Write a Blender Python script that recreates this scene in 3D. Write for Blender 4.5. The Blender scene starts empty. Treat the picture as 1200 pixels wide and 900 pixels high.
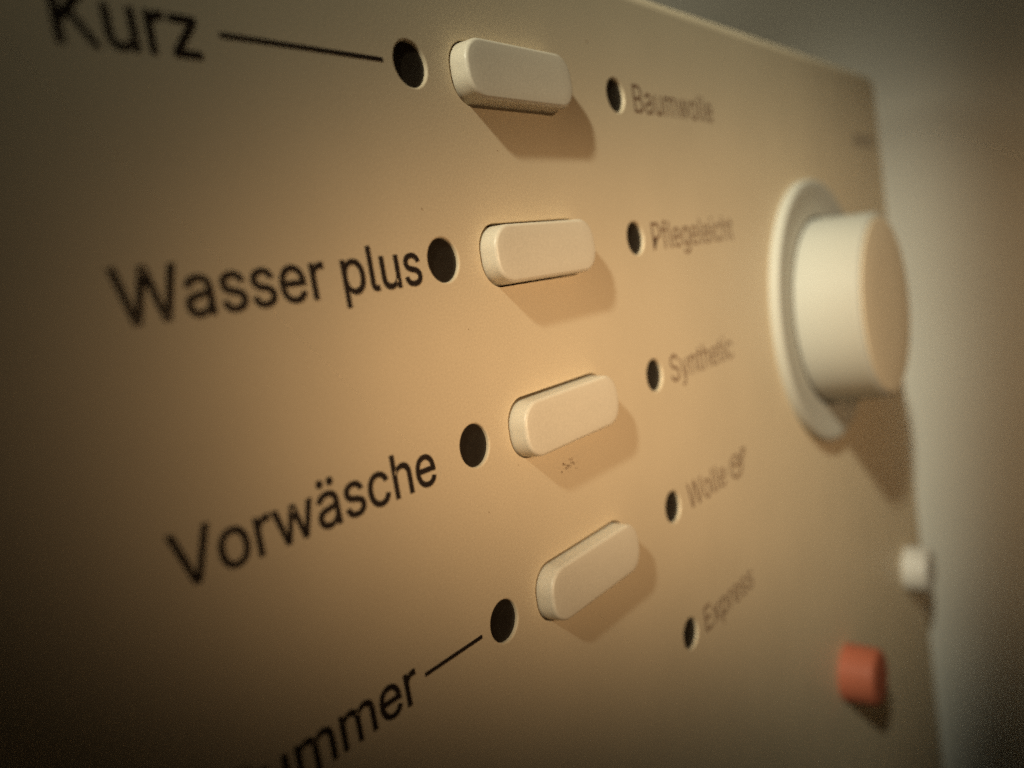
import bpy, bmesh, math, random, json
from mathutils import Vector, Matrix, noise
from mathutils.geometry import tessellate_polygon

S = 0.016                       # one row pitch of the control panel = 16 mm
scene = bpy.context.scene
col = scene.collection

# ------------------------------------------------------------------ camera
CAM = Vector((-3.20533, -2.93211, -1.17352))
RIGHT = Vector((0.60856704, -0.77752744, -0.15842105))
UP = Vector((0.19346202, -0.04823694, 0.97992124))
FWD = Vector((0.7695574, 0.62699623, -0.12106662))
cd = bpy.data.cameras.new('camera')
cam = bpy.data.objects.new('camera', cd)
col.objects.link(cam)
cam.matrix_world = Matrix.Translation(CAM * S) @ Matrix((RIGHT, UP, -FWD)).transposed().to_4x4()
cd.sensor_width = 36.0
cd.lens = 958.95 / 1200 * 36
cd.clip_start = 0.002
cd.clip_end = 20.0
cd.dof.use_dof = True
cd.dof.focus_distance = 4.55 * S
cd.dof.aperture_fstop = cd.lens / (0.12 * S * 1000)
scene.camera = cam

# ------------------------------------------------------------------ world and lamps
w = bpy.data.worlds.new('World')
scene.world = w
w.use_nodes = True
bg = w.node_tree.nodes['Background']
bg.inputs[0].default_value = (1.0, 0.72, 0.42, 1)
bg.inputs[1].default_value = 0.005

def spot(name, pos, aim, power, color, angle, size, stretch=1.0, roll=0.0):
    """lamp with an oval beam: stretch widens the cone along its (rolled) local x"""
    d = bpy.data.lights.new(name, 'SPOT')
    o = bpy.data.objects.new(name, d)
    col.objects.link(o)
    p, a = Vector(pos) * S, Vector(aim) * S
    q = (a - p).to_track_quat('-Z', 'Y').to_matrix().to_4x4()
    o.matrix_world = Matrix.Translation(p) @ q @ Matrix.Rotation(roll, 4, 'Z') @ Matrix.Diagonal((stretch, 1, 1, 1))
    d.energy = power; d.color = color
    d.spot_size = math.radians(angle); d.spot_blend = 1.0
    d.shadow_soft_size = size * S
    return o
# key: small cooler lamp up on the left, grazing the panel; its shadows fall down to the right
kdir = Vector((-0.72, -0.235, 0.65)).normalized()
spot('key_lamp', Vector((0.6, 0, -1.6)) + kdir * 40, (4.8, 0, -1.6), 33.5, (1.0, 0.965, 0.76), 3.55, 1.4, 4.1, -1.742)
# warmer lamp in front of the panel
spot('warm_lamp', (-1.0, -5.5, -1.485), (5.6, 0, -2.68), 0.335, (1.0, 0.66, 0.375), 48.5, 0.9, 4.1, -0.109)
# added dim fill light, unseen, behind the panel's top edge, washing the wall
spot('wall_fill', (1.0, 9.0, 6.5), (9.75, 6.2, 3.6), 0.34, (1.0, 0.90, 0.66), 84, 2.0)
scene.view_settings.view_transform = 'Standard'
scene.view_settings.look = 'None'
scene.view_settings.exposure = 0.0
scene.view_settings.gamma = 1.0
scene.view_settings.use_curve_mapping = False
scene.render.film_transparent = False
try:
    scene.cycles.use_denoising = False
    scene.cycles.denoiser = 'OPENIMAGEDENOISE'
except Exception:
    pass
scene.cycles.max_bounces = 6

# ------------------------------------------------------------------ materials
def material(name, color, rough=0.45, spec=0.4, mottle=0.05, mscale=60, bump=0.0, bscale=3000, sss=0.0, grain=0.0, gscale=5200):
    m = bpy.data.materials.new(name)
    m.use_nodes = True
    nt = m.node_tree; N = nt.nodes; K = nt.links
    b = N['Principled BSDF']
    tc = N.new('ShaderNodeTexCoord')
    n1 = N.new('ShaderNodeTexNoise'); n1.inputs['Scale'].default_value = mscale; n1.inputs['Detail'].default_value = 5
    K.new(tc.outputs['Object'], n1.inputs['Vector'])
    r = N.new('ShaderNodeMix'); r.data_type = 'RGBA'
    r.inputs[6].default_value = tuple(c * (1 - mottle) for c in color) + (1,)
    r.inputs[7].default_value = tuple(min(1, c * (1 + mottle)) for c in color) + (1,)
    K.new(n1.outputs['Fac'], r.inputs[0])
    if grain:
        n3 = N.new('ShaderNodeTexNoise'); n3.inputs['Scale'].default_value = gscale; n3.inputs['Detail'].default_value = 2
        K.new(tc.outputs['Object'], n3.inputs['Vector'])
        m3 = N.new('ShaderNodeMapRange'); m3.inputs['From Min'].default_value = 0.25; m3.inputs['From Max'].default_value = 0.75
        m3.inputs['To Min'].default_value = 1 - grain; m3.inputs['To Max'].default_value = 1 + grain
        K.new(n3.outputs['Fac'], m3.inputs['Value'])
        vm = N.new('ShaderNodeVectorMath'); vm.operation = 'SCALE'
        K.new(r.outputs[2], vm.inputs[0]); K.new(m3.outputs[0], vm.inputs['Scale'])
        K.new(vm.outputs[0], b.inputs['Base Color'])
    else:
        K.new(r.outputs[2], b.inputs['Base Color'])
    mr = N.new('ShaderNodeMapRange')
    mr.inputs['To Min'].default_value = rough - 0.06; mr.inputs['To Max'].default_value = rough + 0.06
    K.new(n1.outputs['Fac'], mr.inputs['Value']); K.new(mr.outputs[0], b.inputs['Roughness'])
    b.inputs['Specular IOR Level'].default_value = spec
    if sss:
        b.inputs['Subsurface Weight'].default_value = sss
        b.inputs['Subsurface Radius'].default_value = (1.0, 0.6, 0.35)
        b.inputs['Subsurface Scale'].default_value = 0.0006
    if bump:
        n2 = N.new('ShaderNodeTexNoise'); n2.inputs['Scale'].default_value = bscale; n2.inputs['Detail'].default_value = 3
        K.new(tc.outputs['Object'], n2.inputs['Vector'])
        bp = N.new('ShaderNodeBump'); bp.inputs['Strength'].default_value = bump; bp.inputs['Distance'].default_value = 0.0001
        K.new(n2.outputs['Fac'], bp.inputs['Height']); K.new(bp.outputs[0], b.inputs['Normal'])
    return m

M_PANEL = material('cream_plastic', (0.675, 0.565, 0.39), 0.48, 0.35, 0.06, 90, 0.10, 3200, grain=0.09)
M_BUTTON = material('button_plastic', (0.71, 0.645, 0.51), 0.40, 0.45, 0.03, 150, 0.06, 3200, grain=0.07)
M_KNOB = material('knob_plastic', (0.44, 0.43, 0.37), 0.5, 0.22, 0.03, 80, grain=0.05)
M_LIT_FACE = material('lit_face_plastic', (0.68, 0.58, 0.42), 0.5, 0.25, 0.03, 80, grain=0.05)  # paler than the knob: light on the dial face put into the colour
M_WHITE = material('white_plastic', (0.58, 0.57, 0.52), 0.4, 0.4, 0.03, 80)
M_RED = material('red_plastic', (0.42, 0.125, 0.07), 0.5, 0.25, 0.06, 120)
M_LENS = material('smoked_lens', (0.020, 0.015, 0.010), 0.4, 0.3, 0.2, 900)
M_DARK = material('dark_interior', (0.012, 0.009, 0.007), 0.8, 0.1, 0.1, 100)
M_INK = material('brown_black_ink', (0.022, 0.014, 0.010), 0.55, 0.25, 0.35, 2500)
M_INK_THIN = material('thin_brown_ink', (0.19, 0.105, 0.062), 0.55, 0.25, 0.35, 2500)
M_WALL = material('painted_wall', (0.57, 0.565, 0.505), 0.7, 0.2, 0.05, 30, 0.3, 500)
M_DIRT = material('crumb_dirt', (0.14, 0.075, 0.04), 0.8, 0.1, 0.3, 900)
M_HOUSING = material('housing_enamel', (0.66, 0.60, 0.50), 0.4, 0.4, 0.03, 20)

# ------------------------------------------------------------------ helpers
def link(name, me, mat, parent=None, loc=(0, 0, 0)):
    o = bpy.data.objects.new(name, me)
    if mat and not me.materials:
        me.materials.append(mat)
    o.parent = parent
    o.location = Vector(loc) * S
    col.objects.link(o)
    return o

def rrect(hx, hz, r, n=12, cx=0.0, cz=0.0):
    """rounded rectangle, counter-clockwise seen from the front (x right, z up)"""
    r = max(min(r, hx, hz), 1e-4)
    pts = []
    for (sx, sz, a0) in ((1, 1, 0), (-1, 1, 90), (-1, -1, 180), (1, -1, 270)):
        for k in range(n + 1):
            a = math.radians(a0 + 90 * k / n)
            pts.append((cx + sx * (hx - r) + r * math.cos(a), cz + sz * (hz - r) + r * math.sin(a)))
    return pts

def circle(r, n=64, cx=0.0, cz=0.0):
    return [(cx + r * math.cos(2 * math.pi * k / n), cz + r * math.sin(2 * math.pi * k / n)) for k in range(n)]

def loft(name, rings, cap_front=True, cap_back=True, sharp=40):
    """rings: list of (points2d, y); from back (large y) to front (small y)"""
    verts, faces = [], []
    n = len(rings[0][0])
    for pts, y in rings:
        verts += [(x * S, y * S, z * S) for x, z in pts]
    for i in range(len(rings) - 1):
        for k in range(n):
            a = i * n + k; b = i * n + (k + 1) % n
            faces.append((a, b, b + n, a + n))
    if cap_front:
        faces.append(tuple((len(rings) - 1) * n + k for k in range(n)))
    if cap_back:
        faces.append(tuple(reversed(range(n))))
    me = bpy.data.meshes.new(name)
    me.from_pydata(verts, [], faces)
    bm = bmesh.new(); bm.from_mesh(me)
    bmesh.ops.remove_doubles(bm, verts=bm.verts, dist=1e-7)
    bmesh.ops.recalc_face_normals(bm, faces=bm.faces)
    bm.to_mesh(me); bm.free()
    for p in me.polygons:
        p.use_smooth = len(p.vertices) <= 4
    me.set_sharp_from_angle(angle=math.radians(sharp))
    return me

def box(name, x0, x1, y0, y1, z0, z1, b=0.0):
    bm = bmesh.new()
    bmesh.ops.create_cube(bm, size=1)
    for v in bm.verts:
        v.co = Vector(((x0 + x1) / 2 + v.co.x * (x1 - x0), (y0 + y1) / 2 + v.co.y * (y1 - y0), (z0 + z1) / 2 + v.co.z * (z1 - z0))) * S
    if b:
        bmesh.ops.bevel(bm, geom=list(bm.edges), offset=b * S, segments=4, affect='EDGES', profile=0.5)
    me = bpy.data.meshes.new(name); bm.to_mesh(me); bm.free()
    for p in me.polygons: p.use_smooth = True
    me.set_sharp_from_angle(angle=math.radians(35))
    return me

# ------------------------------------------------------------------ setting
wall = link('wall', box('wall', 9.75, 10.5, -60, 70, -55, 60), M_WALL)
wall['kind'] = 'structure'

# ------------------------------------------------------------------ the appliance
machine = bpy.data.objects.new('washing_machine', None)
col.objects.link(machine)
machine.empty_display_size = 0.02
machine['label'] = 'cream washing machine control panel with oval buttons, indicator lamps and a round dial'
machine['category'] = 'washing machine'

PX0, PX1, PZ0, PZ1 = -7.0, 9.12, -10.6, 0.80     # fascia outline
BX, BHX, BHZ = 0.822, 0.522, 0.180               # button slot
HOLE = 0.117
FIL = 0.006
KX, KZ = 5.78, -2.0

holes = []
for i in range(4):
    holes.append(('slot', BX, -i - 0.008))
for i in range(4):
    holes.append(('lamp', 0.0, -i))
for i in range(5):
    holes.append(('lamp', 2.042, -i))

def hole_ring(h, grow, y):
    if h[0] == 'lamp':
        grow, y = grow * 1.9, y * 1.9 if y < 0.1 else y
    kind, cx, cz = h
    if kind == 'slot':
        return [(x, z) for x, z in rrect(BHX + grow, BHZ + grow, BHZ + grow - 0.022, 14, cx, cz)], y
    return circle(HOLE + grow, 56, cx, cz), y

def make_fascia():
    TH = 0.13
    verts, faces, front = [], [], 0
    outer = rrect((PX1 - PX0) / 2, (PZ1 - PZ0) / 2, 0.22, 10, (PX0 + PX1) / 2, (PZ0 + PZ1) / 2)
    RO = 0.11
    def oring(inset):
        return rrect((PX1 - PX0) / 2 - inset, (PZ1 - PZ0) / 2 - inset, 0.22 - inset, 10, (PX0 + PX1) / 2, (PZ0 + PZ1) / 2)
    loops = [oring(RO)] + [hole_ring(h, FIL, 0)[0] for h in holes]
    base = []
    for lp in loops:
        base.append(len(verts))
        verts += [(x, 0.0, z) for x, z in lp]
    tris = tessellate_polygon([[Vector((x, z, 0)) for x, z in lp] for lp in loops])
    faces += [tuple(t) for t in tris]
    nfront = len(faces)
    # outer edge
    def add_rings(start, rings):
        prev = start
        n = len(rings[0][0])
        for pts, y in rings:
            b = len(verts)
            verts.extend((x, y, z) for x, z in pts)
            for k in range(n):
                faces.append((prev + k, prev + (k + 1) % n, b + (k + 1) % n, b + k))
            prev = b
    rr = []
    for k in range(1, 7):
        a = math.radians(90 * k / 6)
        rr.append((oring(RO - RO * math.sin(a)), RO - RO * math.cos(a)))
    rr.append((oring(0.0), 0.8))
    add_rings(base[0], rr)
    for h, b0 in zip(holes, base[1:]):
        rr = []
        for k in range(1, 5):
            a = math.radians(90 * k / 4)
            rr.append(hole_ring(h, FIL - FIL * math.sin(a), FIL - FIL * math.cos(a)))
        rr.append(hole_ring(h, 0.0, TH))
        add_rings(b0, rr)
    me = bpy.data.meshes.new('fascia')
    me.from_pydata([(x * S, y * S, z * S) for x, y, z in verts], [], faces)
    bm = bmesh.new(); bm.from_mesh(me)
    bmesh.ops.recalc_face_normals(bm, faces=bm.faces)
    bm.faces.ensure_lookup_table()
    if bm.faces[0].normal.y > 0:
        bmesh.ops.reverse_faces(bm, faces=bm.faces)
    bm.to_mesh(me); bm.free()
    for i, p in enumerate(me.polygons):
        p.use_smooth = i >= nfront
    return me

fascia = link('fascia', make_fascia(), M_PANEL, machine)
chassis = link('inner_chassis', box('inner_chassis', PX0 + 0.2, PX1 - 0.2, 0.30, 0.55, PZ0 + 0.2, PZ1 - 0.2), M_DARK, machine)
housing = link('housing', box('housing', PX0 - 20, PX1 - 0.05, 0.81, 30, -50, PZ1 - 0.06, 0.08), M_HOUSING, machine)

# ---- option buttons
def make_button():
    H, F, D = 0.110, 0.022, 0.004
    bx, bz = BHX - 0.012, BHZ - 0.012
    def ring(ins, y):
        return rrect(bx - ins, bz - ins, bz - ins - 0.022, 14), y
    rings = [ring(0, 0.2), ring(0, 0.0), ring(D, -(H - F))]
    for k in range(1, 8):
        a = math.radians(90 * k / 7)
        rings.append(ring(D + F - F * math.cos(a), -(H - F) - F * math.sin(a)))
    # faint crown on the face
    for ins, dy in ((0.07, 0.0015), (0.12, 0.0022)):
        rings.append(ring(ins, -H - dy))
    return loft('option_button', rings)

me_button = make_button()
for i, (dx, dz, dy, rot) in enumerate(((0.001, 0.003, 0.0, 0.0), (0.001, -0.003, 0.004, 0.1), (0.001, -0.005, -0.003, -0.1), (0.001, -0.002, 0.0, 0.1))):
    o = link('option_button', me_button, M_BUTTON, machine, (BX + dx, dy, -i - 0.008 + dz))
    o.rotation_euler.y = math.radians(rot)

# ---- indicator lamps
def make_lamp():
    rings = [(circle(0.15, 40), 0.12), (circle(0.15, 40), 0.024)]
    for k in range(1, 6):
        a = math.radians(90 * k / 5)
        rings.append((circle(max(0.15 * math.cos(a), 0.002), 40), 0.024 - 0.005 * math.sin(a)))
    return loft('indicator_lamp', rings)
me_lamp = make_lamp()
for h in holes:
    if h[0] == 'lamp':
        link('indicator_lamp', me_lamp, M_LENS, machine, (h[1], 0, h[2]))

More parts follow.
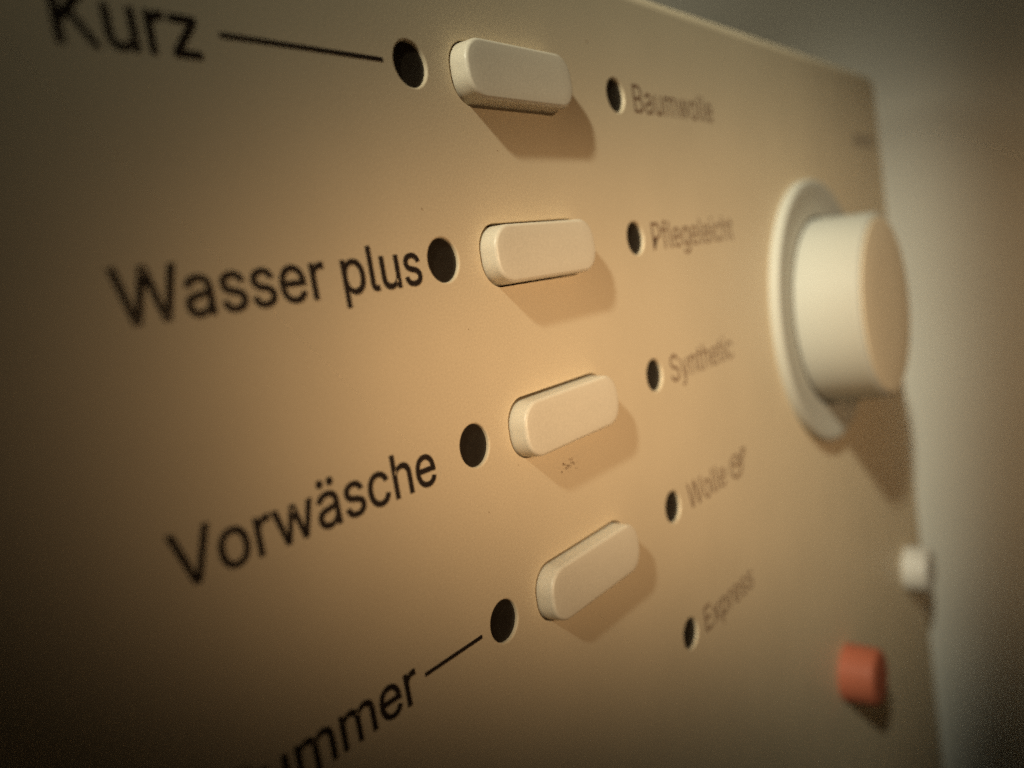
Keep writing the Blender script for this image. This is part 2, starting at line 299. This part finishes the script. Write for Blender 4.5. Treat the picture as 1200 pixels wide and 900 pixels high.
# ---- printing
GLYPHS = json.loads(r'''{"B":[456,[[[122,0,60,0,60,170],[60,339,60,509,120,509],[181,509,241,509,276,509],[306,503,329,491,352,479],[369,462,381,442,392,422],[398,399,398,374,398,352],[394,334,387,320,379,306],[369,294,356,286,344,277],[330,271,315,267,315,265],[315,264,315,262,331,261],[347,255,363,245,379,235],[392,221,402,203,413,185],[418,163,418,136,418,111],[412,87,400,67,388,46],[370,30,344,18,319,6],[287,0,247,0,184,0]],[[125,115,125,57,165,57],[205,57,245,57,284,57],[313,65,330,80,347,95],[355,114,355,137,355,154],[351,170,342,184,334,198],[321,209,306,218,290,227],[271,231,248,231,207,231],[166,231,125,231,125,173]],[[125,341,125,285,162,285],[200,285,238,285,257,285],[273,289,288,296,303,303],[315,313,323,326,332,339],[336,355,336,372,336,395],[328,414,313,429,297,444],[273,452,240,452,202,452],[163,452,125,452,125,396]]]],"E":[419,[[[165,0,60,0,60,170],[60,339,60,509,164,509],[268,509,372,509,372,490],[372,471,372,452,290,452],[207,452,125,452,125,396],[125,341,125,286,202,286],[278,286,355,286,355,267],[355,248,355,229,278,229],[202,229,125,229,125,172],[125,114,125,57,208,57],[292,57,375,57,375,38],[375,19,375,0,270,0]]]],"K":[467,[[[146,189,104,145,104,169],[104,193,104,216,116,232],[128,247,139,261,151,275],[162,290,174,303,187,317],[199,331,212,344,262,399],[313,454,364,509,392,509],[420,509,448,509,376,431],[304,353,231,276,230,276],[229,276,228,276,187,233]],[[82,0,60,0,60,170],[60,339,60,509,82,509],[103,509,125,509,125,451],[125,392,125,334,124,298],[124,261,124,225,124,214],[124,204,125,193,125,129],[125,64,125,0,103,0]],[[398,0,372,0,311,86],[249,173,188,259,201,276],[215,293,228,309,302,206],[375,103,449,0,423,0]]]],"P":[445,[[[82,0,60,0,60,170],[60,339,60,509,118,509],[177,509,235,509,274,509],[307,502,332,487,358,473],[377,454,390,430,402,405],[409,378,409,348,409,317],[402,290,390,265,377,241],[358,222,332,207,307,193],[274,186,235,186,193,186],[151,186,109,186,109,205],[109,224,109,242,150,242],[191,242,233,242,259,242],[281,247,297,256,313,265],[325,278,333,294,341,310],[344,328,344,348,344,368],[341,386,333,402,325,417],[313,430,297,439,280,448],[259,452,232,452,196,452],[160,452,125,452,125,301],[125,151,125,0,103,0]]]],"S":[447,[[[263,-9,224,-9,187,-9],[155,-3,128,9,100,21],[79,38,64,60,49,82],[40,107,38,137,60,137],[82,137,104,137,106,117],[112,101,123,88,134,75],[149,65,166,59,184,52],[203,49,224,49,247,49],[268,53,286,60,304,68],[319,78,329,92,340,105],[346,121,346,139,346,155],[341,169,332,179,323,189],[311,198,296,205,281,211],[264,217,245,222,224,228],[204,234,184,239,142,251],[109,268,86,289,63,311],[52,339,52,372,52,401],[60,426,75,448,90,469],[111,486,138,498,164,510],[194,516,227,516,261,516],[290,510,316,498,342,486],[362,469,377,449,392,428],[400,404,401,378,380,378],[358,378,337,378,335,403],[323,423,302,437,281,451],[256,459,225,459,203,459],[184,455,167,448,151,441],[138,431,129,418,120,406],[115,391,115,376,115,358],[120,344,131,334,142,323],[154,314,169,308,184,302],[199,297,212,293,230,289],[247,284,264,279,279,275],[295,270,312,264,328,257],[344,248,359,238,373,227],[385,214,395,198,404,181],[408,162,408,139,408,111],[401,86,386,64,372,41],[351,24,323,11,296,-2]]]],"V":[480,[[[229,0,204,0,141,170],[79,339,16,509,39,509],[62,509,84,509,120,408],[156,307,192,206,198,189],[206,166,215,137,224,109],[235,73,248,31,243,31],[239,31,235,31,247,74],[258,110,267,138,276,166],[284,189,290,206,325,307],[360,408,395,509,417,509],[440,509,463,509,401,339],[340,170,278,0,253,0]]]],"W":[686,[[[180,0,155,0,109,170],[63,339,16,509,38,509],[60,509,82,509,109,404],[136,300,163,196,168,179],[172,163,175,145,179,128],[183,111,187,94,190,76],[194,58,197,40,194,40],[192,40,189,40,193,58],[196,76,200,94,203,111],[207,128,211,145,215,163],[220,179,224,196,251,300],[279,404,306,509,331,509],[355,509,380,509,407,404],[434,300,462,196,466,179],[470,163,474,145,478,128],[482,111,486,94,490,76],[494,58,497,40,494,40],[491,40,488,40,492,58],[495,76,499,94,502,111],[506,128,510,145,515,163],[519,179,523,196,550,300],[576,404,603,509,625,509],[647,509,670,509,623,339],[577,170,530,0,505,0],[480,0,455,0,426,108],[397,215,368,323,362,344],[357,367,351,391,346,416],[341,444,336,475,341,475],[345,475,350,475,345,445],[340,419,335,395,330,371],[324,347,318,323,289,215],[260,108,230,0,205,0]]]],"a":[389,[[[182,-9,160,-9,136,-9],[114,-4,94,5,75,14],[59,27,48,45,36,62],[30,83,30,108,30,130],[35,147,43,161,52,175],[63,185,78,193,92,201],[108,207,125,211,143,215],[160,218,178,220,201,223],[219,225,234,227,248,228],[258,231,265,235,272,239],[276,245,276,255,276,255],[276,256,276,257,276,272],[273,286,267,297,261,308],[252,316,240,322,228,328],[213,331,196,331,178,331],[162,328,149,322,136,317],[126,309,118,301,110,292],[104,283,100,274,80,280],[61,285,41,291,50,314],[62,332,79,346,95,360],[113,369,133,375,153,381],[173,384,194,384,208,384],[223,383,239,379,255,376],[271,370,286,360,301,351],[313,338,322,320,332,303],[337,280,337,251,337,168],[337,84,337,0,317,0],[297,0,277,0,277,17],[277,35,277,52,275,52],[274,52,272,52,268,43],[261,34,252,25,243,15],[230,7,215,1,200,-5]],[[155,45,170,45,193,45],[212,50,228,59,243,68],[255,79,263,93,271,107],[276,122,276,138,276,155],[276,173,276,190,273,187],[268,184,259,182,251,180],[242,178,231,176,221,174],[210,172,200,171,190,170],[182,169,175,168,161,166],[147,163,134,159,121,154],[111,148,103,139,96,131],[92,119,92,105,92,92],[95,81,102,72,109,63],[118,57,130,52,142,48]]]],"c":[396,[[[226,-8,207,-8,173,-8],[143,0,117,16,91,33],[71,56,56,85,41,114],[34,149,34,187,34,227],[41,262,56,291,71,321],[91,343,117,360,143,376],[173,384,207,384,226,384],[243,382,260,377,276,372],[292,365,305,356,319,347],[330,335,340,322,350,309],[357,294,362,277,342,272],[322,267,303,262,300,272],[296,281,290,289,285,297],[278,305,270,311,262,317],[253,322,242,325,232,328],[220,330,207,330,182,330],[161,323,145,310,129,297],[116,280,108,258,100,237],[96,213,96,187,96,162],[100,139,108,117,116,96],[129,79,145,66,161,53],[182,46,207,46,220,46],[232,48,243,52,253,55],[263,60,271,66,279,72],[286,80,292,89,297,97],[301,107,304,117,324,112],[343,107,363,102,358,85],[351,70,341,56,332,43],[320,31,306,21,293,12],[277,4,261,-1,244,-6]]]],"e":[404,[[[238,-8,212,-8,175,-8],[143,0,117,16,90,33],[70,56,56,85,41,114],[34,148,34,187,34,226],[41,260,55,290,69,319],[89,343,115,359,141,376],[171,384,205,384,226,384],[246,381,266,374,285,367],[303,356,319,341,335,326],[348,306,357,282,366,258],[371,228,371,194,371,178],[371,178,371,178,371,178],[371,169,371,169,371,169],[96,169,96,169,96,169],[96,160,96,165,96,150],[101,126,110,106,120,87],[134,72,151,61,168,51],[189,46,212,46,228,46],[241,48,254,53,266,57],[277,64,285,73,294,82],[301,93,306,105,325,101],[345,96,365,91,359,71],[349,54,335,39,321,24],[303,13,283,4,262,-4]],[[310,221,310,221,310,227],[306,249,298,269,290,288],[278,303,263,314,247,325],[228,330,205,330,182,330],[163,325,146,313,130,302],[118,288,109,270,100,251],[96,232,96,221,96,221]]]],"f":[254,[[[154,379,228,379,228,362],[228,344,228,327,154,327],[80,327,6,327,6,344],[6,362,6,379,80,379]],[[101,0,81,0,81,144],[81,288,81,432,81,453],[86,471,96,486,106,500],[119,511,135,519,152,526],[169,530,187,530,201,530],[213,529,222,527,232,525],[238,523,243,521,238,503],[233,486,227,468,224,470],[220,471,215,472,210,473],[203,474,195,474,176,474],[163,469,154,460,146,451],[142,437,142,419,142,279],[142,140,142,0,121,0]]]],"g":[425,[[[238,-151,207,-151,179,-151],[155,-147,134,-140,113,-132],[96,-123,82,-110,69,-98],[58,-84,51,-69,67,-60],[84,-50,101,-41,107,-49],[113,-57,122,-66,130,-75],[141,-82,154,-88,168,-94],[186,-97,207,-97,238,-97],[263,-90,282,-75,302,-60],[311,-37,311,-6,311,19],[311,44,311,68,310,68],[308,68,306,68,301,60],[295,51,287,41,278,32],[267,23,252,16,238,8],[219,5,195,5,164,5],[137,12,113,27,88,41],[69,62,55,90,41,118],[34,152,34,191,34,230],[41,264,55,293,69,322],[88,345,112,361,137,376],[165,384,196,384,220,384],[239,381,253,373,268,365],[280,356,288,346,297,336],[303,327,308,319,309,319],[311,319,313,319,313,339],[313,359,313,379,333,379],[353,379,372,379,372,250],[372,121,372,-9,372,-42],[365,-69,350,-90,335,-111],[316,-126,291,-136,266,-146]],[[181,59,205,59,228,59],[248,64,264,75,280,86],[292,101,300,121,308,141],[312,165,312,193,312,220],[308,243,300,264,292,284],[280,301,264,312,248,324],[228,330,205,330,181,330],[161,324,145,312,129,299],[117,283,109,262,100,242],[96,219,96,193,96,166],[100,143,109,123,117,103],[129,87,145,76,162,65]]]],"h":[410,[[[114,249,114,227,114,151],[114,76,114,0,93,0],[73,0,53,0,53,170],[53,339,53,509,73,509],[93,509,114,509,114,435],[114,361,114,287,110,287],[106,287,102,287,114,322],[131,347,152,362,174,377],[199,384,227,384,253,384],[276,379,295,369,315,358],[330,342,341,321,352,299],[357,273,357,240,357,160],[357,80,357,0,337,0],[316,0,296,0,296,78],[296,157,296,235,296,265],[288,288,273,304,258,321],[237,329,210,329,192,329],[175,325,161,317,146,309],[135,298,126,283,118,267]]]],"i":[167,[[[73,0,53,0,53,126],[53,253,53,379,73,379],[93,379,114,379,114,253],[114,126,114,0,93,0]],[[95,443,84,443,72,443],[62,447,54,455,45,462],[41,472,41,483,41,494],[45,504,54,512,62,520],[72,524,84,524,95,524],[106,520,114,512,122,504],[126,494,126,483,126,472],[122,462,114,455,106,447]]]],"l":[189,[[[147,-2,139,-2,110,-2],[88,5,74,20,60,35],[53,57,53,84,53,226],[53,367,53,509,73,509],[93,509,114,509,114,372],[114,235,114,99,114,81],[116,69,120,62,125,55],[133,52,146,52,152,52],[157,52,160,53,164,53],[167,54,170,54,173,37],[177,20,181,3,175,1],[169,0,162,-1,154,-2]]]],"m":[610,[[[73,0,53,0,53,126],[53,253,53,379,72,379],[92,379,112,379,112,351],[112,323,112,295,111,295],[109,295,108,295,113,316],[121,332,132,346,144,359],[157,369,172,376,187,383],[203,386,219,386,247,386],[270,378,287,361,305,344],[316,322,321,295,318,295],[315,295,312,295,317,313],[325,329,337,343,349,357],[364,367,381,375,398,382],[416,386,437,386,459,386],[479,381,497,372,515,362],[530,348,541,328,551,309],[557,285,557,255,557,170],[557,85,557,0,536,0],[516,0,496,0,496,85],[496,169,496,254,496,281],[488,301,473,313,457,325],[439,330,419,330,402,330],[387,327,374,320,362,313],[352,303,345,290,339,278],[335,263,335,247,335,165],[335,82,335,0,315,0],[295,0,274,0,274,87],[274,173,274,260,274,281],[267,298,253,311,239,324],[221,330,199,330,185,330],[171,327,158,320,144,313],[134,303,126,289,118,276],[114,258,114,238,114,159],[114,79,114,0,93,0]]]],"n":[410,[[[114,249,114,227,114,151],[114,76,114,0,93,0],[73,0,53,0,53,126],[53,253,53,379,72,379],[92,379,112,379,112,349],[112,318,112,287,109,287],[106,287,102,287,114,322],[131,347,152,362,174,377],[199,384,227,384,253,384],[276,379,295,369,314,358],[330,342,341,321,352,299],[357,273,357,240,357,160],[357,80,357,0,337,0],[316,0,296,0,296,78],[296,157,296,235,296,265],[288,288,273,304,258,321],[237,329,210,329,192,329],[175,325,161,317,146,309],[135,298,126,283,118,267]]]],"o":[415,[[[242,-8,207,-8,173,-8],[143,0,117,16,91,33],[71,56,56,85,41,114],[34,149,34,187,34,227],[41,262,56,291,71,321],[91,343,117,360,143,376],[173,384,207,384,242,384],[273,376,299,360,325,343],[345,321,359,291,374,262],[381,227,381,187,381,149],[374,114,359,85,345,56],[325,33,299,16,273,0]],[[182,46,207,46,233,46],[254,53,270,66,287,79],[299,96,307,117,315,139],[319,162,319,187,319,213],[315,236,307,258,299,280],[287,297,270,310,254,323],[233,330,207,330,182,330],[161,323,145,310,129,297],[116,280,108,258,100,237],[96,213,96,187,96,162],[100,139,108,117,116,96],[129,79,145,66,161,53]]]],"p":[424,[[[73,-143,53,-143,53,31],[53,205,53,379,72,379],[92,379,112,379,112,359],[112,339,112,319,114,319],[116,319,118,319,123,327],[129,336,137,346,145,356],[157,365,171,373,186,381],[205,384,229,384,261,384],[289,376,313,361,337,345],[356,322,370,293,383,263],[390,229,390,189,390,149],[383,114,370,84,356,55],[337,32,313,16,289,0],[261,-8,229,-8,206,-8],[187,-4,173,4,158,12],[146,21,138,31,130,42],[123,51,118,59,117,59],[115,59,114,59,114,-8],[114,-76,114,-143,93,-143]],[[197,47,220,47,244,47],[263,53,279,66,295,78],[308,95,316,117,324,138],[328,162,328,189,328,216],[324,240,316,261,308,282],[296,299,280,311,264,324],[244,330,220,330,197,330],[177,324,161,312,145,300],[133,284,125,263,117,242],[113,217,113,189,113,161],[117,136,125,115,133,94],[146,77,162,65,178,53]]]],"r":[259,[[[73,0,53,0,53,126],[53,253,53,379,72,379],[92,379,112,379,112,360],[112,340,112,321,113,321],[114,321,115,321,122,340],[135,355,152,367,170,379],[190,385,213,385,218,385],[223,385,229,384,235,384],[240,384,243,384,243,363],[243,343,243,322,242,323],[237,323,230,324,223,325],[215,326,207,326,189,326],[173,322,159,315,145,307],[134,297,126,284,118,270],[114,255,114,237,114,158],[114,79,114,0,93,0]]]],"s":[365,[[[211,-8,182,-8,156,-8],[133,-4,112,3,92,11],[75,23,62,38,49,53],[40,72,36,94,55,98],[74,102,94,107,99,86],[109,70,124,60,139,50],[158,45,181,45,208,45],[229,51,244,62,260,74],[268,87,268,103,268,116],[263,127,254,136,245,144],[231,151,212,155,191,160],[170,165,149,170,115,178],[89,191,72,208,55,225],[47,247,47,274,47,296],[53,315,65,332,77,348],[94,361,115,370,136,380],[160,384,187,384,213,384],[235,380,254,372,272,365],[287,353,299,339,310,325],[319,309,324,290,305,286],[287,281,268,277,263,292],[255,304,243,316,230,327],[212,333,187,333,165,333],[146,327,131,317,116,306],[109,293,109,277,109,263],[114,252,124,243,134,235],[150,228,172,223,191,218],[210,214,229,209,264,201],[290,188,306,171,323,154],[331,133,331,107,331,84],[325,64,312,47,300,30],[282,16,260,6,237,-3]]]],"t":[227,[[[138,379,204,379,204,362],[204,344,204,327,138,327],[72,327,6,327,6,344],[6,362,6,379,72,379]],[[65,345,65,471,85,471],[106,471,126,471,126,347],[126,222,126,98,126,81],[129,69,136,61,143,54],[154,50,170,50,174,50],[179,50,185,51,191,52],[197,53,202,54,206,36],[209,19,213,2,207,0],[200,-2,192,-3,184,-4],[176,-4,168,-4,136,-4],[110,4,92,21,74,38],[65,62,65,93,65,219]]]],"u":[410,[[[211,-5,182,-5,157,-5],[134,0,115,11,95,21],[80,37,69,59,58,80],[53,107,53,139,53,219],[53,299,53,379,73,379],[93,379,114,379,114,301],[114,222,114,144,114,114],[121,91,137,75,152,58],[173,50,200,50,218,50],[235,54,249,62,264,70],[275,81,283,97,292,112],[296,131,296,153,296,228],[296,304,296,379,316,379],[337,379,357,379,357,253],[357,126,357,0,337,0],[318,0,298,0,298,31],[298,61,298,92,301,92],[304,92,307,92,295,57],[279,32,257,17,235,2]]]],"w":[567,[[[158,0,138,0,99,126],[61,253,23,379,44,379],[66,379,87,379,103,324],[118,269,133,214,140,191],[147,165,154,137,161,108],[168,76,175,41,172,41],[168,41,165,41,172,75],[179,106,186,135,193,163],[199,190,206,214,221,269],[237,324,252,379,273,379],[295,379,316,379,332,324],[347,269,362,214,368,190],[375,164,382,136,388,107],[395,76,402,41,399,41],[395,41,391,41,399,75],[406,107,413,135,420,164],[427,190,434,214,449,269],[465,324,480,379,502,379],[523,379,545,379,506,253],[468,126,429,0,409,0],[389,0,368,0,352,57],[335,114,319,172,314,189],[309,207,305,225,300,243],[295,261,291,280,286,299],[281,318,277,338,281,338],[286,338,291,338,286,319],[281,299,277,280,272,261],[267,243,263,225,258,206],[253,189,248,172,231,114],[215,57,199,0,178,0]]]],"x":[379,[[[44,0,21,0,71,73],[121,145,171,218,171,202],[171,187,171,171,124,240],[76,310,29,379,52,379],[76,379,100,379,116,355],[132,330,147,306,160,287],[170,270,179,253,188,237],[198,221,207,206,197,206],[186,206,175,206,185,221],[194,237,202,253,211,270],[221,287,233,306,249,330],[266,355,282,379,305,379],[328,379,352,379,304,309],[256,239,209,169,209,184],[209,199,209,214,258,143],[308,71,358,0,334,0],[310,0,287,0,268,28],[249,57,231,85,219,103],[209,120,200,136,191,152],[182,167,173,182,183,182],[194,182,205,182,195,167],[186,152,178,136,170,120],[160,103,148,85,129,57],[110,28,91,0,68,0]]]],"y":[389,[[[51,-140,47,-139,52,-121],[57,-103,61,-86,65,-86],[68,-87,71,-87,83,-90],[94,-91,104,-89,114,-87],[122,-82,130,-74,138,-66],[145,-53,151,-36,155,-24],[159,-13,163,-1,114,126],[66,252,17,379,40,379],[62,379,84,379,111,305],[138,230,165,155,174,132],[181,109,187,87,193,64],[199,42,206,21,198,21],[191,21,184,21,190,42],[196,64,202,87,209,110],[216,132,224,155,251,230],[278,305,305,379,327,379],[349,379,371,379,316,234],[260,88,204,-58,196,-78],[187,-94,177,-107,166,-120],[153,-129,139,-136,125,-142],[109,-145,91,-145,81,-145],[72,-144,65,-143,57,-142]]]],"z":[380,[[[141,0,42,0,42,15],[42,30,42,46,112,137],[183,228,254,320,254,321],[254,322,254,323,185,323],[117,323,48,323,48,342],[48,361,48,379,143,379],[238,379,333,379,333,363],[333,347,333,331,264,241],[195,150,126,60,126,59],[126,58,126,56,197,56],[268,56,339,56,339,38],[339,19,339,0,240,0]]]],"ä":[389,[[[182,-9,160,-9,136,-9],[114,-4,94,5,75,14],[59,27,48,45,36,62],[30,83,30,108,30,130],[35,147,43,161,52,175],[63,185,78,193,92,201],[108,207,125,211,143,215],[160,218,178,220,201,223],[219,225,234,227,248,228],[258,231,265,235,272,239],[276,245,276,255,276,255],[276,256,276,257,276,272],[273,286,267,297,261,308],[252,316,240,322,228,328],[213,331,196,331,178,331],[162,328,149,322,136,317],[126,309,118,301,110,292],[104,283,100,274,80,280],[61,285,41,291,50,314],[62,332,79,346,95,360],[113,369,133,375,153,381],[173,384,194,384,208,384],[223,383,239,379,255,376],[271,370,286,360,301,351],[313,338,322,320,332,303],[337,280,337,251,337,168],[337,84,337,0,317,0],[297,0,277,0,277,17],[277,35,277,52,275,52],[274,52,272,52,268,43],[261,34,252,25,243,15],[230,7,215,1,200,-5]],[[155,45,170,45,193,45],[212,50,228,59,243,68],[255,79,263,93,271,107],[276,122,276,138,276,155],[276,173,276,190,273,187],[268,184,259,182,251,180],[242,178,231,176,221,174],[210,172,200,171,190,170],[182,169,175,168,161,166],[147,163,134,159,121,154],[111,148,103,139,96,131],[92,119,92,105,92,92],[95,81,102,72,109,63],[118,57,130,52,142,48]],[[272,443,261,443,250,443],[240,447,233,455,225,462],[221,472,221,483,221,494],[225,504,233,512,240,519],[250,523,261,523,272,523],[282,519,290,512,298,504],[301,494,301,483,301,472],[298,462,290,455,282,447]],[[129,443,117,443,106,443],[97,447,89,455,81,462],[77,472,77,483,77,494],[81,504,89,512,97,519],[106,523,117,523,129,523],[138,519,146,512,154,504],[158,494,158,483,158,472],[154,462,146,455,138,447]]]]}''')
def bez(p0, p1, p2, p3, n):
    out = []
    for k in range(n):
        t = k / n; u = 1 - t
        out.append((u**3*p0[0] + 3*u*u*t*p1[0] + 3*u*t*t*p2[0] + t**3*p3[0], u**3*p0[1] + 3*u*u*t*p1[1] + 3*u*t*t*p2[1] + t**3*p3[1]))
    return out

YI = -0.0015
def curve_mesh(name, loops):
    return letters_mesh(name, [[lp] for lp in loops])

def letters_mesh(name, letters):
    """flat print just in front of the panel; each letter: list of outlines (holes included)"""
    verts, faces = [], []
    for j, loops in enumerate(letters):
        base = len(verts)
        pts = [p for lp in loops for p in lp]
        verts += [(x * S, (YI - 0.0002 * (j % 3)) * S, z * S) for x, z in pts]
        for t in tessellate_polygon([[Vector((x * 100, z * 100, 0)) for x, z in lp] for lp in loops]):
            if (pts[t[1]][0] - pts[t[0]][0]) * (pts[t[2]][1] - pts[t[0]][1]) < (pts[t[2]][0] - pts[t[0]][0]) * (pts[t[1]][1] - pts[t[0]][1]):
                t = (t[0], t[2], t[1])
            faces.append(tuple(base + k for k in t))
    me = bpy.data.meshes.new(name)
    me.from_pydata(verts, [], faces)
    return me

def thicken(lp, d):
    """push an outline outwards by d font units (holes run the other way round, so they shrink)"""
    out = []
    lp = [p for k, p in enumerate(lp) if math.dist(p, lp[k - 1]) > 5]
    n = len(lp)
    for k in range(n):
        a, p, c = lp[k - 1], lp[k], lp[(k + 1) % n]
        u = Vector((p[0] - a[0], p[1] - a[1])).normalized(); v = Vector((c[0] - p[0], c[1] - p[1])).normalized()
        n1, n2 = Vector((-u.y, u.x)), Vector((-v.y, v.x))
        m = n1 + n2
        m = m / max(m.length_squared / 2, 0.5) if m.length > 1e-6 else n1
        out.append((p[0] + m.x * d, p[1] + m.y * d))
    return out

def word_loops(text, x, z, size, xs, bold):
    loops = []; pen = 0
    first = True
    for ch in text:
        if ch == ' ':
            pen += 197; continue
        adv, sp = GLYPHS[ch]
        letter = []
        if first:
            pen = -min(p[2] for s in sp for p in s); first = False
        for s in sp:
            lp = []
            for k in range(len(s)):
                a, b = s[k], s[(k + 1) % len(s)]
                p0, p1, p2, p3 = (a[2], a[3]), (a[4], a[5]), (b[0], b[1]), (b[2], b[3])
                dx, dz = p3[0] - p0[0], p3[1] - p0[1]
                dl = math.hypot(dx, dz) or 1
                flat = all(abs((q[0] - p0[0]) * dz - (q[1] - p0[1]) * dx) / dl < 1.5 for q in (p1, p2))
                lp += bez(p0, p1, p2, p3, 1 if flat else 5)
            lp = thicken(lp, bold)
            letter.append([(x + (pen + px) * size * xs / 1000, z + pz * size / 1000) for px, pz in lp])
        def area(lp):
            return sum(lp[k - 1][0] * lp[k][1] - lp[k][0] * lp[k - 1][1] for k in range(len(lp)))
        sign = area(max(letter, key=lambda l: abs(area(l))))
        solids = [l for l in letter if area(l) * sign > 0]
        hollow = [l for l in letter if area(l) * sign <= 0]
        loops += [[solids[0]] + hollow] + [[l] for l in solids[1:]]   # dots and crossing strokes fill on their own
        pen += adv
    return loops

def word_mesh(t, x, z, size, xs, bold):
    return letters_mesh('printed_word', word_loops(t, x, z, size, xs, bold))
SZ, XS = 0.414, 0.953
for i, t in enumerate(('Kurz', 'Wasser plus', 'Vorwäsche', 'Summer')):
    o = link('printed_word', word_mesh(t, -1.762, -i - 0.107 + (0.012 if i == 3 else 0), SZ, XS, 9), M_INK, fascia)
    o['label'] = 'dark printed word ' + t
for i, t in enumerate(('Baumwolle', 'Pflegeleicht', 'Synthetic', 'Wolle', 'Express')):
    o = link('printed_word', word_mesh(t, 2.285, -i - 0.103, SZ * 0.97, XS, -3), M_INK_THIN, fascia)
    o['label'] = 'small printed word ' + t
def strip(x0, z0, x1, z1, wd):
    d = Vector((x1 - x0, z1 - z0)).normalized(); n = Vector((-d.y, d.x)) * wd / 2
    return [(x0 - n.x, z0 - n.y), (x1 - n.x, z1 - n.y), (x1 + n.x, z1 + n.y), (x0 + n.x, z0 + n.y)]
for i, x0 in ((0, -1.104), (3, -0.640)):
    link('pointer_line', curve_mesh('pointer_line', [strip(x0, -i, -0.197, -i, 0.022)]), M_INK, fascia)
# hand-wash tub symbol behind the fourth programme
sy = []
cx, cz = 3.235, -3.0
rim = [(-0.03 + 0.115 * math.cos(math.radians(t)), -0.01 + 0.09 * math.sin(math.radians(t))) for t in range(60, 421, 24)]
for p, q in zip(rim, rim[1:]):
    sy.append(strip(cx + p[0], cz + p[1], cx + q[0], cz + q[1], 0.020))
for p, q in (((-0.10, 0.02), (-0.02, 0.0)), ((-0.02, 0.0), (0.05, 0.02)), ((0.09, 0.03), (0.16, 0.10)), ((0.10, 0.10), (0.17, 0.10))):
    sy.append(strip(cx + p[0], cz + p[1], cx + q[0], cz + q[1], 0.020))
bms = []
verts, faces = [], []
for j, lp in enumerate(sy):
    b = len(verts)
    verts += [(x * S, (YI - 0.0004 * j) * S, z * S) for x, z in lp]
    faces.append(tuple(range(b, b + len(lp))))
me = bpy.data.meshes.new('wash_symbol'); me.from_pydata(verts, [], faces)
link('wash_symbol', me, M_INK_THIN, fascia)
# blurred maker's print near the far top corner
o = link('printed_mark', curve_mesh('printed_mark', [strip(7.75, -0.10, 8.75, -0.10, 0.16)]), material('pale_print', (0.46, 0.38, 0.27), 0.5, 0.3, 0.1, 200), fascia)

# ---- programme dial
def disc_profile(name, prof, n=96):
    return loft(name, [(circle(max(r, 0.002), n), y) for r, y in prof])
def fillet(r_out, y_front, f, n=6):
    return [(r_out - f + f * math.cos(math.radians(90 * k / n)), y_front + f - f * math.sin(math.radians(90 * k / n))) for k in range(n + 1)]
flange = disc_profile('programme_dial', [(1.40, 0.03), (1.40, -0.02)] + fillet(1.40, -0.095, 0.03) + [(1.30, -0.0955), (1.26, -0.085), (1.0, -0.080), (0.6, -0.080)])
dial = link('programme_dial', flange, M_KNOB, machine, (KX, 0, KZ))
dial['label'] = 'large round protruding dial on a flat flange'
grip = disc_profile('grip', [(0.985, -0.07), (0.97, -0.3)] + fillet(0.955, -0.69, 0.05) + [(0.7, -0.694), (0.3, -0.696)])
link('grip', grip, M_KNOB, dial)
link('lit_face', disc_profile('lit_face', [(0.90, -0.68)] + fillet(0.90, -0.704, 0.008) + [(0.5, -0.706)]), M_LIT_FACE, dial)  # added disc, its lighter colour brightens the front of the grip
link('grip_gap', disc_profile('grip_gap', [(1.012, -0.07), (1.012, -0.0825), (0.9, -0.083)]), M_DARK, dial)

# ---- red button and white push knob near the far end
rb = disc_profile('red_button', [(0.31, 0.03), (0.305, -0.2)] + fillet(0.30, -0.36, 0.06) + [(0.1, -0.362)], 64)
o = link('red_button', rb, M_RED, machine, (5.35, 0, -5.95)); o['label'] = 'small red push button'
wb = disc_profile('white_button', [(0.30, 0.03), (0.30, -0.1)] + fillet(0.29, -0.30, 0.05) + [(0.1, -0.304)], 64)
o = link('white_button', wb, M_WHITE, machine, (8.2, 0, -5.85)); o['label'] = 'small white push button at the panel end'

# ---- crumbs and dust on the panel
rng = random.Random(5)
bm = bmesh.new()
def crumb(x, z, r):
    m = Matrix.Translation(Vector((x, -r * 0.2, z)) * S) @ Matrix.Rotation(rng.random() * 6, 4, 'Y') @ Matrix.Diagonal((r * S * rng.uniform(0.7, 1.7), r * S * 0.6, r * S, 1))
    bmesh.ops.create_icosphere(bm, subdivisions=1, radius=1, matrix=m)
for _ in range(26):
    crumb(0.80 + rng.gauss(0, 0.055), -2.335 + rng.gauss(0, 0.02), rng.uniform(0.002, 0.006))
for x, z, r in ((-0.10, -0.73, 0.004), (0.10, -1.38, 0.003), (1.75, 0.33, 0.004), (0.02, -2.38, 0.003), (0.33, -2.2, 0.003), (0.6, -0.42, 0.003)):
    crumb(x, z, r)
me = bpy.data.meshes.new('crumbs'); bm.to_mesh(me); bm.free()
o = link('crumbs', me, M_DIRT, fascia); o['kind'] = 'stuff'
